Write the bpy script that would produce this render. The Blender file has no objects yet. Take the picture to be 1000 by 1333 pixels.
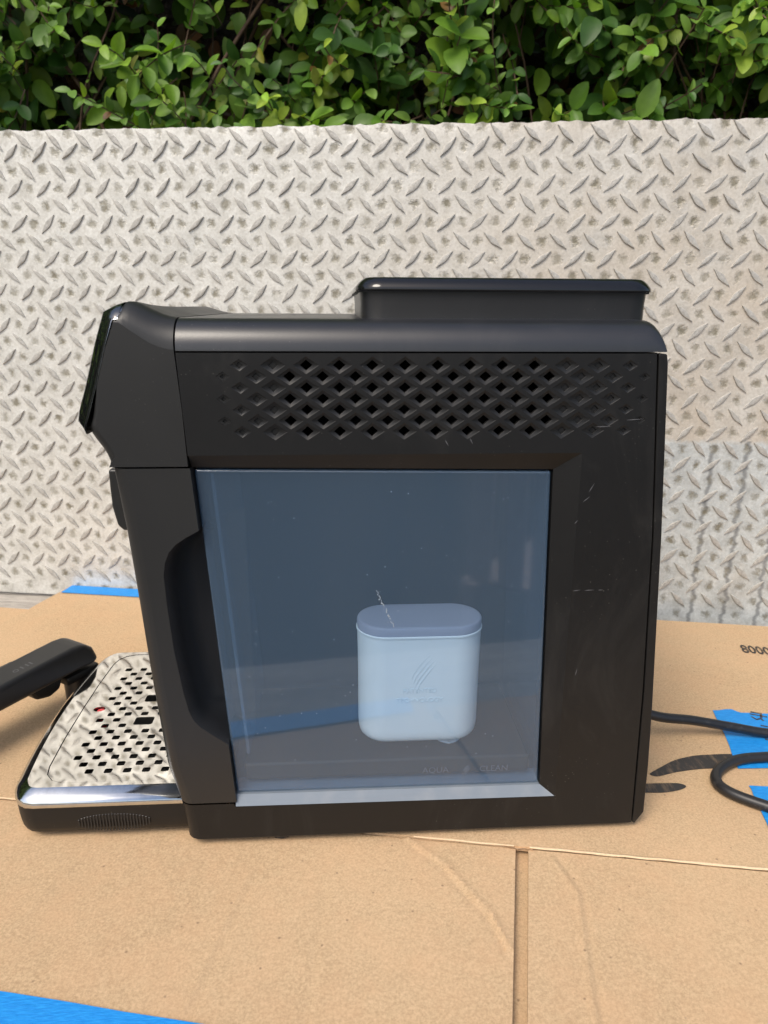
import bpy, bmesh, math, random
from mathutils import Vector, Matrix, noise
from mathutils.geometry import delaunay_2d_cdt
S = bpy.context.scene
COL = S.collection
MM = 0.001
rad = math.radians
random.seed(11)

# ------------------------------------------------------------------ camera
cam_d = bpy.data.cameras.new('camera'); cam = bpy.data.objects.new('camera', cam_d); COL.objects.link(cam)
S.camera = cam
YAW, PITCH, ROLL = rad(3.6), rad(16.5), rad(0.35)
CAM = Vector((0, -389, 345))
_f = Vector((math.sin(YAW)*math.cos(PITCH), math.cos(YAW)*math.cos(PITCH), -math.sin(PITCH)))
_r = Vector((math.cos(YAW), -math.sin(YAW), 0)); _d = _f.cross(_r)
_r2 = _r*math.cos(ROLL) - _d*math.sin(ROLL); _d2 = _d*math.cos(ROLL) + _r*math.sin(ROLL)
m3 = Matrix((_r2, -_d2, -_f)).transposed()
cam.matrix_world = Matrix.Translation(CAM*MM) @ m3.to_4x4()
cam_d.sensor_fit = 'VERTICAL'; cam_d.sensor_height = 36.0
cam_d.lens = 36.0*910/1333
cam_d.clip_start = 0.02; cam_d.clip_end = 500
cam_d.dof.use_dof = True; cam_d.dof.focus_distance = 0.46; cam_d.dof.aperture_fstop = 14

def project(p):                      # mm world point -> photo pixel (used only to rank pieces by size in view)
    v = Vector(p) - CAM; z = v.dot(_f)
    return 500 + 910*v.dot(_r2)/z, 666.5 + 910*v.dot(_d2)/z, z

# ------------------------------------------------------------------ sky, sun, exposure
TO_SUN = Vector((-0.42, -0.60, 0.95)).normalized()
w = bpy.data.worlds.new('World'); S.world = w; w.use_nodes = True
nt = w.node_tree; bg = nt.nodes['Background']
sky = nt.nodes.new('ShaderNodeTexSky'); sky.sky_type = 'NISHITA'; sky.sun_disc = False
sky.sun_elevation = math.asin(TO_SUN.z); sky.sun_rotation = math.atan2(TO_SUN.x, TO_SUN.y)
sky.air_density = 1.0; sky.dust_density = 3.5; sky.ozone_density = 1.0
nt.links.new(sky.outputs[0], bg.inputs[0]); bg.inputs[1].default_value = 0.13
sd = bpy.data.lights.new('sun', 'SUN'); sun = bpy.data.objects.new('sun', sd); COL.objects.link(sun)
sd.energy = 1.5; sd.angle = rad(24); sd.color = (1.0, 0.93, 0.82)
sun.rotation_euler = TO_SUN.to_track_quat('Z', 'Y').to_euler(); sun.location = TO_SUN*5
S.view_settings.view_transform = 'Standard'; S.view_settings.look = 'None'
S.view_settings.gamma = 1; S.view_settings.use_curve_mapping = False
S.view_settings.exposure = 0.55
S.render.engine = 'CYCLES'; S.cycles.max_bounces = 8; S.cycles.transparent_max_bounces = 12

# ------------------------------------------------------------------ materials
class NT:
    def __init__(s, name):
        s.m = bpy.data.materials.new(name); s.m.use_nodes = True; s.t = s.m.node_tree
        s.b = s.t.nodes['Principled BSDF']; s.out = s.t.nodes['Material Output']
    def n(s, typ, **kw):
        x = s.t.nodes.new(typ)
        for k, v in kw.items(): setattr(x, k, v)
        return x
    def l(s, a, b): s.t.links.new(a, b)
    def coord(s, which='Object', scale=(1, 1, 1), rot=(0, 0, 0)):
        c = s.n('ShaderNodeTexCoord'); m = s.n('ShaderNodeMapping'); m.inputs['Scale'].default_value = scale
        m.inputs['Rotation'].default_value = rot
        s.l(c.outputs[which], m.inputs[0]); return m.outputs[0]
    def geo(s, scale=(1, 1, 1)):
        c = s.n('ShaderNodeNewGeometry'); m = s.n('ShaderNodeMapping'); m.inputs['Scale'].default_value = scale
        s.l(c.outputs['Position'], m.inputs[0]); return m.outputs[0]
    def noise(s, vec, scale, detail=4, rough=0.5, dist=0.0):
        x = s.n('ShaderNodeTexNoise'); x.inputs['Scale'].default_value = scale; x.inputs['Detail'].default_value = detail
        x.inputs['Roughness'].default_value = rough; x.inputs['Distortion'].default_value = dist
        s.l(vec, x.inputs['Vector']); return x.outputs[0]
    def ramp(s, fac, stops):
        r = s.n('ShaderNodeValToRGB'); e = r.color_ramp.elements
        while len(e) < len(stops): e.new(0.5)
        for k, (p, c) in enumerate(stops):
            e[k].position = p; e[k].color = (c, c, c, 1) if isinstance(c, (int, float)) else (*c, 1)
        s.l(fac, r.inputs[0]); return r.outputs[0]
    def mix(s, fac, a, b, blend='MIX'):
        x = s.n('ShaderNodeMix', data_type='RGBA', blend_type=blend)
        for v, i in ((fac, 0), (a, 6), (b, 7)):
            if hasattr(v, 'links'): s.l(v, x.inputs[i])
            else: x.inputs[i].default_value = v if i == 0 else (*v, 1)
        return x.outputs[2]
    def math(s, op, a, b=None, clamp=False):
        x = s.n('ShaderNodeMath', operation=op, use_clamp=clamp)
        for i, v in enumerate((a, b)):
            if v is None: continue
            if hasattr(v, 'links'): s.l(v, x.inputs[i])
            else: x.inputs[i].default_value = v
        return x.outputs[0]
    def bump(s, h, strength=0.3, dist=0.001, target=None):
        x = s.n('ShaderNodeBump'); x.inputs['Strength'].default_value = strength; x.inputs['Distance'].default_value = dist
        s.l(h, x.inputs['Height']); s.l(x.outputs[0], (target or s.b).inputs['Normal'])
    def set(s, color=None, rough=None, metal=None, **kw):
        for k, v in (('Base Color', color), ('Roughness', rough), ('Metallic', metal)):
            if v is None: continue
            if hasattr(v, 'links'): s.l(v, s.b.inputs[k])
            else: s.b.inputs[k].default_value = (*v, 1) if isinstance(v, tuple) else v
        for k, v in kw.items(): s.b.inputs[k.replace('_', ' ')].default_value = v
        return s

M = {}
def plastic(name, col, rough, dust=0.5, dustcol=(0.33, 0.31, 0.28)):
    a = NT(name); g = a.geo()
    big = a.noise(g, 9, 5, 0.6); fine = a.noise(g, 900, 2)
    sp = a.n('ShaderNodeTexVoronoi'); sp.inputs['Scale'].default_value = 260; a.l(g, sp.inputs['Vector'])
    patch = a.ramp(a.noise(g, 14, 4, 0.6), [(0.48, 0.0), (0.70, 1.0)])
    dot = a.ramp(sp.outputs['Distance'], [(0.04, 1.0), (0.11, 0.0)])
    dd = a.math('MULTIPLY', a.math('MULTIPLY', dot, patch), dust, True)
    smear = a.math('MULTIPLY', a.ramp(a.noise(a.geo((1, 1, .35)), 26, 6, 0.7, 1.2), [(0.55, 0.0), (0.85, 1.0)]), dust*0.10)
    c = a.mix(a.math('ADD', dd, smear, True), col, dustcol)
    a.set(c, a.ramp(big, [(0.3, rough-0.05), (0.7, rough+0.08)]))
    a.bump(fine, 0.10, 0.0002)
    return a.m
M['body'] = plastic('satin_black_plastic_dim', (0.0085, 0.0085, 0.0086), 0.43, .45)  # tone lowered for the dim surroundings it mirrors, painted into the colour
M['body'].node_tree.nodes['Principled BSDF'].inputs['Specular IOR Level'].default_value = .36
M['head'] = plastic('satin_black_plastic_lit', (0.0175, 0.0175, 0.0172), 0.42, 0.15)  # lighter copy of the body plastic, brighter left side put into its colour
M['cover'] = plastic('soft_black_plastic', (0.015, 0.015, 0.0165), 0.32, 0.35)
M['cover'].node_tree.nodes['Principled BSDF'].inputs['Specular IOR Level'].default_value = .75
M['dark'] = plastic('matte_black_plastic', (0.013, 0.0135, 0.0145), 0.42, 0.15)
M['inner'] = NT('dark_cavity_plastic').set((0.010, 0.010, 0.011), 0.6).m
M['gloss'] = NT('glossy_black_plastic').set((0.008, 0.008, 0.009), 0.09).m
M['rubber'] = NT('black_rubber').set((0.02, 0.02, 0.02), 0.7).m
M['red'] = NT('red_plastic').set((0.6, 0.04, 0.05), 0.4).m
M['white_print'] = NT('grey_print').set((0.09, 0.09, 0.095), 0.5).m

a = NT('black_cord_vinyl'); g = a.geo()
a.set(a.mix(a.math('MULTIPLY', a.ramp(a.noise(g, 160, 5, .7), [(.58, 0.), (.8, 1.)]), .5), (.016, .016, .017), (.12, .12, .12)), 0.42); M['cord'] = a.m

a = NT('display_glass'); a.set((0.006, 0.007, 0.007), 0.03); a.b.inputs['IOR'].default_value = 2.4; M['glass'] = a.m

a = NT('sill_grey_plastic'); g = a.geo()
a.set(a.mix(a.ramp(a.noise(g, 60, 4), [(.45, 0.), (.75, .35)]), (0.19, 0.225, 0.265), (.32, .33, .34)), 0.42); M['sill'] = a.m

def steel(name, col, rough, wob, wscale):
    a = NT(name); g = a.geo()
    a.set(a.mix(a.ramp(a.noise(g, 120, 6, .7), [(.45, 0.), (.75, .5)]), col, tuple(c*.62 for c in col)), a.ramp(a.noise(g, 45, 5, .7), [(.3, rough*.6), (.75, rough*1.9)]), 1.0)
    a.bump(a.noise(g, wscale, 2), wob, 0.002); return a.m
M['steel'] = steel('stainless_tray_plate', (0.84, 0.82, 0.78), 0.03, 0.025, 40)
M['chrome'] = steel('chrome_trim', (0.66, 0.68, 0.69), 0.10, 0.0, 30)
M['trim'] = steel('dull_trim', (0.42, 0.43, 0.44), 0.22, 0.0, 30)

# smoky blue water tank: clear wall with a little scattering and a glossy skin
a = NT('smoky_blue_tank'); t = a.t; t.nodes.remove(a.b); g = a.geo()
tr = a.n('ShaderNodeBsdfTransparent'); tr.inputs[0].default_value = (0.80, 0.90, 0.99, 1)
df = a.n('ShaderNodeBsdfDiffuse')
dst = a.n('ShaderNodeTexVoronoi'); dst.inputs['Scale'].default_value = 150; a.l(g, dst.inputs['Vector'])
specks = a.math('MULTIPLY', a.ramp(dst.outputs['Distance'], [(.05, 1.), (.11, 0.)]), a.ramp(a.noise(g, 17, 4), [(.5, 0.), (.7, 1.)]))
streak = a.ramp(a.noise(a.geo((1, 1, .12)), 22, 4, .6), [(.4, 0.), (.8, 1.)])
base = a.mix(a.math('MULTIPLY', streak, .35), (0.145, 0.24, 0.365), (0.25, 0.33, 0.43))
a.l(a.mix(a.math('MULTIPLY', specks, .12), base, (.6, .65, .7)), df.inputs[0])
gl = a.n('ShaderNodeBsdfGlossy'); gl.inputs['Roughness'].default_value = 0.045; gl.inputs[0].default_value = (.95, .97, 1, 1)
fr = a.n('ShaderNodeFresnel'); ge = a.n('ShaderNodeNewGeometry'); a.l(a.math('ADD', 1.72, a.math('MULTIPLY', ge.outputs['Backfacing'], 1/1.72-1.72)), fr.inputs[0])
m1 = a.n('ShaderNodeMixShader'); m2 = a.n('ShaderNodeMixShader')
a.l(a.math('ADD', a.math('MULTIPLY', specks, .06), .26), m1.inputs[0]); a.l(tr.outputs[0], m1.inputs[1]); a.l(df.outputs[0], m1.inputs[2])
a.l(fr.outputs[0], m2.inputs[0]); a.l(m1.outputs[0], m2.inputs[1]); a.l(gl.outputs[0], m2.inputs[2])
a.l(m2.outputs[0], a.out.inputs[0]); M['tank'] = a.m
M['tank_etch'] = NT('etched_tank_lettering').set((0.105, 0.125, 0.16), 0.5).m

a = NT('pale_blue_filter_plastic'); a.set((0.80, 0.87, 0.90), 0.5); M['filter'] = a.m
a = NT('lilac_filter_cap'); a.set((0.31, 0.335, 0.43), 0.45); M['filter_cap'] = a.m
a = NT('filter_emboss'); a.set((0.68, 0.77, 0.82), 0.5); M['filter_emboss'] = a.m

# tread plate: weathered aluminium, grime in the hollows between the lugs, wet grey area low at one end
PITCH_U, PITCH_V, U0, V0 = 33.4, 35.72, 72.0, 499.0
a = NT('weathered_tread_plate'); tc = a.n('ShaderNodeTexCoord'); sx = a.n('ShaderNodeSeparateXYZ')
a.l(tc.outputs['Object'], sx.inputs[0])
g = tc.outputs['Object']
warp = a.math('MULTIPLY', a.math('SUBTRACT', a.noise(g, 130, 5, .7), .5), .7)
warp2 = a.math('MULTIPLY', a.math('SUBTRACT', a.noise(a.coord('Object', (1, 1, 1), (1.2, .4, .8)), 130, 5, .7), .5), .7)
U = a.math('MULTIPLY', a.math('SUBTRACT', sx.outputs[0], U0*MM), 2/(PITCH_U*MM))
V = a.math('MULTIPLY', a.math('SUBTRACT', V0*MM, sx.outputs[2]), 2/(PITCH_V*MM))
def cell(x, wv):
    x = a.math('ADD', x, wv); return a.math('ABSOLUTE', a.math('SUBTRACT', a.math('FRACT', x), .5))
p_ = cell(a.math('ADD', a.math('MULTIPLY', a.math('ADD', U, V), .5), 20.), warp)
q_ = cell(a.math('ADD', a.math('MULTIPLY', a.math('SUBTRACT', U, V), .5), 40.), warp2)
d_ = a.math('SQRT', a.math('ADD', a.math('MULTIPLY', p_, p_), a.math('MULTIPLY', q_, q_)))
amt = a.ramp(a.noise(g, 24, 4, .6), [(.3, .35), (.6, 1.)])
spot = a.math('MULTIPLY', a.ramp(d_, [(.07, 1.), (.25, 0.)]), amt)
blot = a.noise(g, 55, 8, .68)
c0 = a.mix(a.ramp(blot, [(.35, 0.), (.7, 1.)]), (0.77, 0.765, 0.72), (0.56, 0.55, 0.505))
# tan grime rising toward the far end
end = a.ramp(a.math('ADD', sx.outputs[0], a.math('MULTIPLY', a.noise(g, 7, 4), .25)), [(.45, 0.), (1.0, 1.)])
tan = a.math('MULTIPLY', end, a.ramp(a.noise(g, 9, 5, .6), [(.32, .25), (.65, .9)]))
c1 = a.mix(tan, c0, (0.55, 0.475, 0.38))
# grey washed area below a fairly straight line
line = a.math('SUBTRACT', .2065, a.math('ADD', sx.outputs[2], a.math('MULTIPLY', a.math('SUBTRACT', a.noise(g, 60, 5, .7), .5), .018)))
below = a.math('MULTIPLY', a.ramp(a.math('MULTIPLY', line, 100.), [(.0, 0.), (.55, 1.)]), a.ramp(sx.outputs[0], [(.60, 0.), (.70, 1.)]))
c2 = a.mix(below, c1, a.mix(a.ramp(blot, [(.35, 0.), (.68, 1.)]), (0.68, 0.71, 0.70), (0.45, 0.475, 0.47)))
# dark water runs inside that area
def run(u, top, wd):
    wob = a.math('MULTIPLY', a.math('SUBTRACT', a.noise(a.coord('Object', (0, 0, 1)), 62 + u*13, 3), .5), .022)
    dx = a.math('ABSOLUTE', a.math('SUBTRACT', a.math('ADD', sx.outputs[0], wob), u))
    k = a.ramp(a.math('MULTIPLY', dx, 100.), [(wd*.3, 1.), (wd, 0.)])
    return a.math('MULTIPLY', k, a.math('LESS_THAN', sx.outputs[2], top))
runs = a.math('MAXIMUM', run(.8395, .20, .34), a.math('MAXIMUM', run(.876, .205, .36), run(.914, .12, .34)))
runs = a.math('MULTIPLY', runs, .75)
c3 = a.mix(runs, c2, (0.20, 0.21, 0.215))
c4 = a.mix(a.math('MULTIPLY', spot, .9), c3, (0.21, 0.19, 0.13))
grain = a.ramp(a.noise(g, 330, 5, .75), [(.42, 0.), (.70, .6)])
c4 = a.mix(grain, c4, a.mix(1., c4, (.62, .60, .55), 'MULTIPLY'))
shine = a.ramp(a.noise(g, 21, 5, .65), [(.5, 0.), (.72, 1.)])
a.set(c4, a.math('SUBTRACT', a.ramp(blot, [(.3, .5), (.7, .72)]), a.math('MULTIPLY', shine, .2)), a.math('ADD', a.math('MULTIPLY', shine, .35), .18))
hb = a.math('ADD', a.math('MULTIPLY', blot, .5), a.math('ADD', a.math('MULTIPLY', spot, -1.1), a.math('MULTIPLY', a.noise(g, 260, 4, .7), .35)))
a.bump(hb, .55, .0014); M['plate'] = a.m
a = NT('worn_tread_lug'); g = a.geo()
b = a.noise(g, 260, 5, .7)
a.set(a.mix(a.ramp(b, [(.4, 0.), (.75, 1.)]), (.50, .485, .445), (.30, .285, .255)), a.ramp(b, [(.3, .4), (.7, .65)]), .15); a.bump(b, .7, .0009); M['lug'] = a.m

# cardboard
def card(name, c_a, c_b):
    a = NT(name); g = a.geo()
    f1 = a.noise(g, 620, 5, .85); f2 = a.noise(a.geo((1, 2.4, 1)), 130, 5, .7); f3 = a.noise(g, 6, 4)
    wv = a.n('ShaderNodeTexWave', wave_type='BANDS', bands_direction='X'); wv.inputs['Scale'].default_value = 38
    wv.inputs['Distortion'].default_value = .6
    a.l(a.coord('Object', (1, 1, 1), (0, 0, rad(9.3))), wv.inputs['Vector'])
    c = a.mix(a.ramp(f1, [(.36, 0.), (.64, 1.)]), c_a, c_b)
    c = a.mix(a.ramp(f2, [(.45, 0.), (.8, .22)]), c, tuple(x*.72 for x in c_a))
    c = a.mix(a.ramp(a.noise(g, 28, 5, .7), [(.42, 0.), (.7, .4)]), c, (.60, .37, .21))
    c = a.mix(a.ramp(f3, [(.35, .0), (.7, .22)]), c, tuple(x*1.12 for x in c_b))
    vor = a.n('ShaderNodeTexVoronoi'); vor.inputs['Scale'].default_value = 75; a.l(g, vor.inputs['Vector'])
    fl = a.math('MULTIPLY', a.ramp(vor.outputs['Distance'], [(.04, 1.), (.075, 0.)]), .6)
    c = a.mix(fl, c, (.16, .10, .06))
    a.set(c, .82); a.b.inputs['Specular IOR Level'].default_value = .25
    a.bump(a.math('ADD', a.math('MULTIPLY', f1, .6), a.math('MULTIPLY', wv.outputs[0], .10)), .35, .0006)
    return a.m
M['card'] = card('brown_cardboard', (.38, .255, .14), (.635, .455, .275))
M['card_cut'] = card('cut_cardboard_edge', (.62, .46, .28), (.74, .58, .38))
M['print'] = NT('dark_ink').set(NT and (0.035, 0.032, 0.03), 0.65).m
a = NT('worn_ink'); g = a.geo()
a.set(a.mix(a.ramp(a.noise(a.geo((1, .25, 1)), 220, 5, .7), [(.5, 0.), (.8, .6)]), (.035, .032, .03), (.35, .24, .14)), .65); M['print'] = a.m
a = NT('blue_painter_tape'); g = a.geo()
a.set(a.mix(a.ramp(a.noise(a.geo((1, 5, 1)), 170, 5, .65), [(.4, 0.), (.75, 1.)]), (.006, .23, .66), (.02, .33, .80)), .55)
a.bump(a.noise(a.geo((1, 4, 1)), 240, 4), .5, .0006); M['tape'] = a.m

def wood(name, c_a, c_b, c_c):
    a = NT(name); oi = a.n('ShaderNodeObjectInfo')
    c = a.n('ShaderNodeTexCoord'); mp = a.n('ShaderNodeMapping'); mp.inputs['Scale'].default_value = (1, 9, 9)
    a.l(c.outputs['Object'], mp.inputs[0])
    cb = a.n('ShaderNodeCombineXYZ'); a.l(a.math('MULTIPLY', oi.outputs['Random'], 40.), cb.inputs[0]); a.l(cb.outputs[0], mp.inputs[1])
    n1 = a.noise(mp.outputs[0], 7, 8, .7, 1.4); n2 = a.noise(mp.outputs[0], 45, 5, .7)
    k = a.mix(a.ramp(n1, [(.32, 0.), (.62, 1.)]), c_a, c_b); k = a.mix(a.ramp(n2, [(.5, 0.), (.78, .8)]), k, c_c)
    a.set(k, .8); a.bump(a.math('ADD', n1, a.math('MULTIPLY', n2, .4)), .5, .002); return a.m
M['wood'] = wood('weathered_grey_wood', (.52, .48, .43), (.30, .275, .24), (.10, .088, .075))
M['chair_wood'] = wood('chair_wood', (.72, .62, .56), (.60, .50, .45), (.4, .32, .28))

a = NT('hedge_leaf'); at = a.n('ShaderNodeAttribute', attribute_name='tint'); g = a.geo()
col = a.mix(a.ramp(a.noise(g, 160, 3), [(.3, 0.), (.8, .45)]), at.outputs['Color'], a.mix(1., at.outputs['Color'], (.55, .6, .55), 'MULTIPLY'))
a.set(col, .45); a.b.inputs['Specular IOR Level'].default_value = .4
tl = a.n('ShaderNodeBsdfTranslucent'); ms = a.n('ShaderNodeMixShader'); ms.inputs[0].default_value = .28
a.l(a.mix(1., col, (1.25, 1.35, .5), 'MULTIPLY'), tl.inputs[0])
a.l(a.b.outputs[0], ms.inputs[1]); a.l(tl.outputs[0], ms.inputs[2]); a.l(ms.outputs[0], a.out.inputs[0]); M['leaf'] = a.m
a = NT('twig_bark'); g = a.geo(); a.set(a.mix(a.ramp(a.noise(g, 90, 4), [(.35, 0.), (.7, 1.)]), (.10, .055, .035), (.16, .10, .065)), .8); M['twig'] = a.m
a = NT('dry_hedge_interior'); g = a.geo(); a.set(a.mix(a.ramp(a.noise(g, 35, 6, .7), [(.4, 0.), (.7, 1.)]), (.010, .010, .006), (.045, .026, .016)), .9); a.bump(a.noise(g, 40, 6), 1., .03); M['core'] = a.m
a = NT('ground_grass_soil'); g = a.geo(); a.set(a.mix(a.ramp(a.noise(g, 14, 6, .7), [(.4, 0.), (.65, 1.)]), (.018, .022, .014), (.042, .036, .027)), .9); a.bump(a.noise(g, 30, 5), .8, .02); M['ground'] = a.m

# ------------------------------------------------------------------ helpers (geometry given in millimetres)
def tag(o, label=None, cat=None, group=None, kind=None):
    for k, v in (('label', label), ('category', cat), ('group', group), ('kind', kind)):
        if v: o[k] = v
    return o
def empty(name, loc=(0, 0, 0), rz=0):
    o = bpy.data.objects.new(name, None); COL.objects.link(o); o.location = Vector(loc)*MM; o.rotation_euler.z = rz
    o.empty_display_size = .02; return o
def link(name, me, mat, parent=None):
    o = bpy.data.objects.new(name, me); COL.objects.link(o)
    if mat and not me.materials: me.materials.append(mat)
    if parent: o.parent = parent
    return o
def finish(me, smooth=35):
    if smooth:
        me.polygons.foreach_set('use_smooth', [True]*len(me.polygons)); me.set_sharp_from_angle(angle=rad(smooth))
    me.update(); return me
def mesh(name, verts, faces, mat, parent=None, smooth=35, weld=False):
    me = bpy.data.meshes.new(name); me.from_pydata([Vector(v)*MM for v in verts], [], faces)
    if weld:
        bm = bmesh.new(); bm.from_mesh(me); bmesh.ops.remove_doubles(bm, verts=bm.verts, dist=1e-5)
        bmesh.ops.recalc_face_normals(bm, faces=bm.faces); bm.to_mesh(me); bm.free()
    finish(me, smooth); return link(name, me, mat, parent)
def bevel_bm(bm, wd, seg=3, ang=30):
    ed = [e for e in bm.edges if len(e.link_faces) == 2 and e.calc_face_angle(0) > rad(ang)]
    if wd: bmesh.ops.bevel(bm, geom=ed, offset=wd*MM, segments=seg, profile=.5, affect='EDGES', clamp_overlap=True)
def bm_obj(name, bm, mat, parent=None, smooth=35):
    bmesh.ops.recalc_face_normals(bm, faces=bm.faces)
    me = bpy.data.meshes.new(name); bm.to_mesh(me); bm.free(); finish(me, smooth); o = link(name, me, mat, parent)
    wn = o.modifiers.new('weighted', 'WEIGHTED_NORMAL'); wn.keep_sharp = True; wn.weight = 80; return o
def prism_bm(poly, a0, a1, axis='y', bm=None):
    bm = bm or bmesh.new()
    P = (lambda p, t: Vector((p[0], t, p[1]))*MM) if axis == 'y' else ((lambda p, t: Vector((p[0], p[1], t))*MM) if axis == 'z' else (lambda p, t: Vector((t, p[0], p[1]))*MM))
    A = [bm.verts.new(P(p, a0)) for p in poly]; B = [bm.verts.new(P(p, a1)) for p in poly]
    bm.faces.new(A); bm.faces.new(B[::-1]); n = len(poly)
    for i in range(n): bm.faces.new((A[i], B[i], B[(i+1) % n], A[(i+1) % n]))
    bmesh.ops.recalc_face_normals(bm, faces=bm.faces); return bm
def prism(name, poly, a0, a1, mat, parent=None, bev=0, axis='y', seg=3):
    bm = prism_bm(poly, a0, a1, axis); bevel_bm(bm, bev, seg); return bm_obj(name, bm, mat, parent)
def box(name, c, s, mat, parent=None, bev=0, rot=None, seg=2):
    bm = bmesh.new(); bmesh.ops.create_cube(bm, size=1)
    bmesh.ops.scale(bm, vec=Vector(s)*MM, verts=bm.verts); bevel_bm(bm, bev, seg)
    if rot is not None: bmesh.ops.transform(bm, matrix=rot.to_4x4(), verts=bm.verts)
    bmesh.ops.translate(bm, vec=Vector(c)*MM, verts=bm.verts); return bm_obj(name, bm, mat, parent)
def loft(name, rings, mat, parent=None, closed=True, cap0=False, cap1=False, smooth=35):
    n = len(rings[0]); V = [p for r in rings for p in r]; F = []
    for k in range(len(rings)-1):
        for i in range(n if closed else n-1):
            j = (i+1) % n; F.append((k*n+i, k*n+j, (k+1)*n+j, (k+1)*n+i))
    if cap0: b = len(V); V = V + list(rings[0]); F.append(tuple(range(b, b+n))[::-1])
    if cap1: b = len(V); V = V + list(rings[-1]); F.append(tuple(range(b, b+n)))
    me = bpy.data.meshes.new(name); me.from_pydata([Vector(v)*MM for v in V], [], F)
    bm = bmesh.new(); bm.from_mesh(me); bmesh.ops.recalc_face_normals(bm, faces=bm.faces); bm.to_mesh(me); bm.free()
    finish(me, smooth); return link(name, me, mat, parent)
def cdt(outer, holes):
    vs = []; es = []
    for lp in [outer] + holes:
        b = len(vs); vs += [Vector(p) for p in lp]; es += [(b+i, b+(i+1) % len(lp)) for i in range(len(lp))]
    r = delaunay_2d_cdt(vs, es, [], 0, 1e-6); V_ = [tuple(v) for v in r[0]]; F_ = []
    def inside(lp, x, y):
        c = False; j = len(lp)-1
        for i in range(len(lp)):
            (xi, yi), (xj, yj) = lp[i], lp[j]
            if (yi > y) != (yj > y) and x < (xj-xi)*(y-yi)/(yj-yi)+xi: c = not c
            j = i
        return c
    bb = [(min(p[0] for p in h), max(p[0] for p in h), min(p[1] for p in h), max(p[1] for p in h), h) for h in holes]
    for f in r[2]:
        x = sum(V_[i][0] for i in f)/len(f); y = sum(V_[i][1] for i in f)/len(f)
        if not inside(outer, x, y): continue
        if any(a0 < x < a1 and b0 < y < b1 and inside(h, x, y) for a0, a1, b0, b1, h in bb): continue
        F_.append(tuple(f))
    return V_, F_
def rrect(x0, x1, y0, y1, r, n=6):
    P = []
    for cx, cy, a0 in ((x1-r, y0+r, -90), (x1-r, y1-r, 0), (x0+r, y1-r, 90), (x0+r, y0+r, 180)):
        for k in range(n+1):
            t = rad(a0 + 90*k/n); P.append((cx + r*math.cos(t), cy + r*math.sin(t)))
    return P
def offset(poly, d):                                  # inward for a counter-clockwise loop
    n = len(poly); out = []
    for i in range(n):
        p0 = Vector(poly[i-1]); p1 = Vector(poly[i]); p2 = Vector(poly[(i+1) % n])
        e1 = (p1-p0); e2 = (p2-p1)
        e1 = e1.normalized() if e1.length > 1e-6 else e2.normalized(); e2 = e2.normalized() if e2.length > 1e-6 else e1
        n1 = Vector((-e1.y, e1.x)); n2 = Vector((-e2.y, e2.x)); b = (n1+n2)
        b = b.normalized() if b.length > 1e-6 else n1
        out.append(tuple(p1 + b*d/max(.35, b.dot(n1))))
    return out
def interp(tab, z):
    for (z0, x0), (z1, x1) in zip(tab, tab[1:]):
        if z0 <= z <= z1: return x0 + (x1-x0)*(z-z0)/(z1-z0)
    return tab[0][1] if z < tab[0][0] else tab[-1][1]
def tube(name, pts, r, mat, parent=None, n=10, sub=8, radii=None):
    P = [Vector(p) for p in pts]; Q = []; RR = []
    for i in range(len(P)-1):
        p0 = P[max(0, i-1)]; p1 = P[i]; p2 = P[i+1]; p3 = P[min(len(P)-1, i+2)]
        for k in range(sub):
            t = k/sub
            Q.append(.5*((2*p1)+(p2-p0)*t+(2*p0-5*p1+4*p2-p3)*t*t+(3*p1-p0-3*p2+p3)*t**3))
            RR.append(r if not radii else radii[i]*(1-t)+radii[i+1]*t)
    Q.append(P[-1]); RR.append(r if not radii else radii[-1])
    V = []; F = []; up = Vector((0.12, .2, 1)).normalized()
    for i, q in enumerate(Q):
        tg = (Q[min(i+1, len(Q)-1)]-Q[max(0, i-1)]).normalized(); s_ = tg.cross(up)
        s_ = s_.normalized() if s_.length > 1e-4 else Vector((1, 0, 0)); u_ = s_.cross(tg)
        for k in range(n):
            t = 2*math.pi*k/n; V.append(q + (s_*math.cos(t)+u_*math.sin(t))*RR[i])
    for i in range(len(Q)-1):
        for k in range(n): F.append((i*n+k, i*n+(k+1) % n, (i+1)*n+(k+1) % n, (i+1)*n+k))
    F.append(tuple(range(n))[::-1]); F.append(tuple(range((len(Q)-1)*n, len(Q)*n)))
    return mesh(name, V, F, mat, parent, 60)
def text_mesh(name, s, size, depth, mat, parent, mtx):
    cu = bpy.data.curves.new(name, 'FONT'); cu.body = s; cu.size = size*MM; cu.extrude = depth*MM; cu.align_x = 'CENTER'
    cu.resolution_u = 3; cu.offset = .014*size*MM if name == 'printed_number' else 0
    o = bpy.data.objects.new(name, cu); COL.objects.link(o); bpy.context.view_layer.update()
    me = bpy.data.meshes.new_from_object(o.evaluated_get(bpy.context.evaluated_depsgraph_get()))
    bpy.data.objects.remove(o); me.transform(mtx); me.materials.clear(); return link(name, me, mat, parent)

# ================================================================== SETTING
# frame shared by the tread plate, the table and the flattened box (turned about nine degrees to the machine)
PA = Vector((-426, 445, 0)); PU = (Vector((479, 303, 0))-PA).normalized(); PN = Vector((-PU.y, PU.x, 0)); PA = PA + PN*28; PROT = math.atan2(PU.y, PU.x)
def uv(u, n, z=0): return PA + PU*u + PN*n + Vector((0, 0, z))

gsz = 60000
tag(mesh('ground', [(-gsz, -gsz, -790), (gsz, -gsz, -790), (gsz, gsz, -790), (-gsz, gsz, -790)], [(0, 1, 2, 3)], M['ground']), kind='structure')

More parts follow.
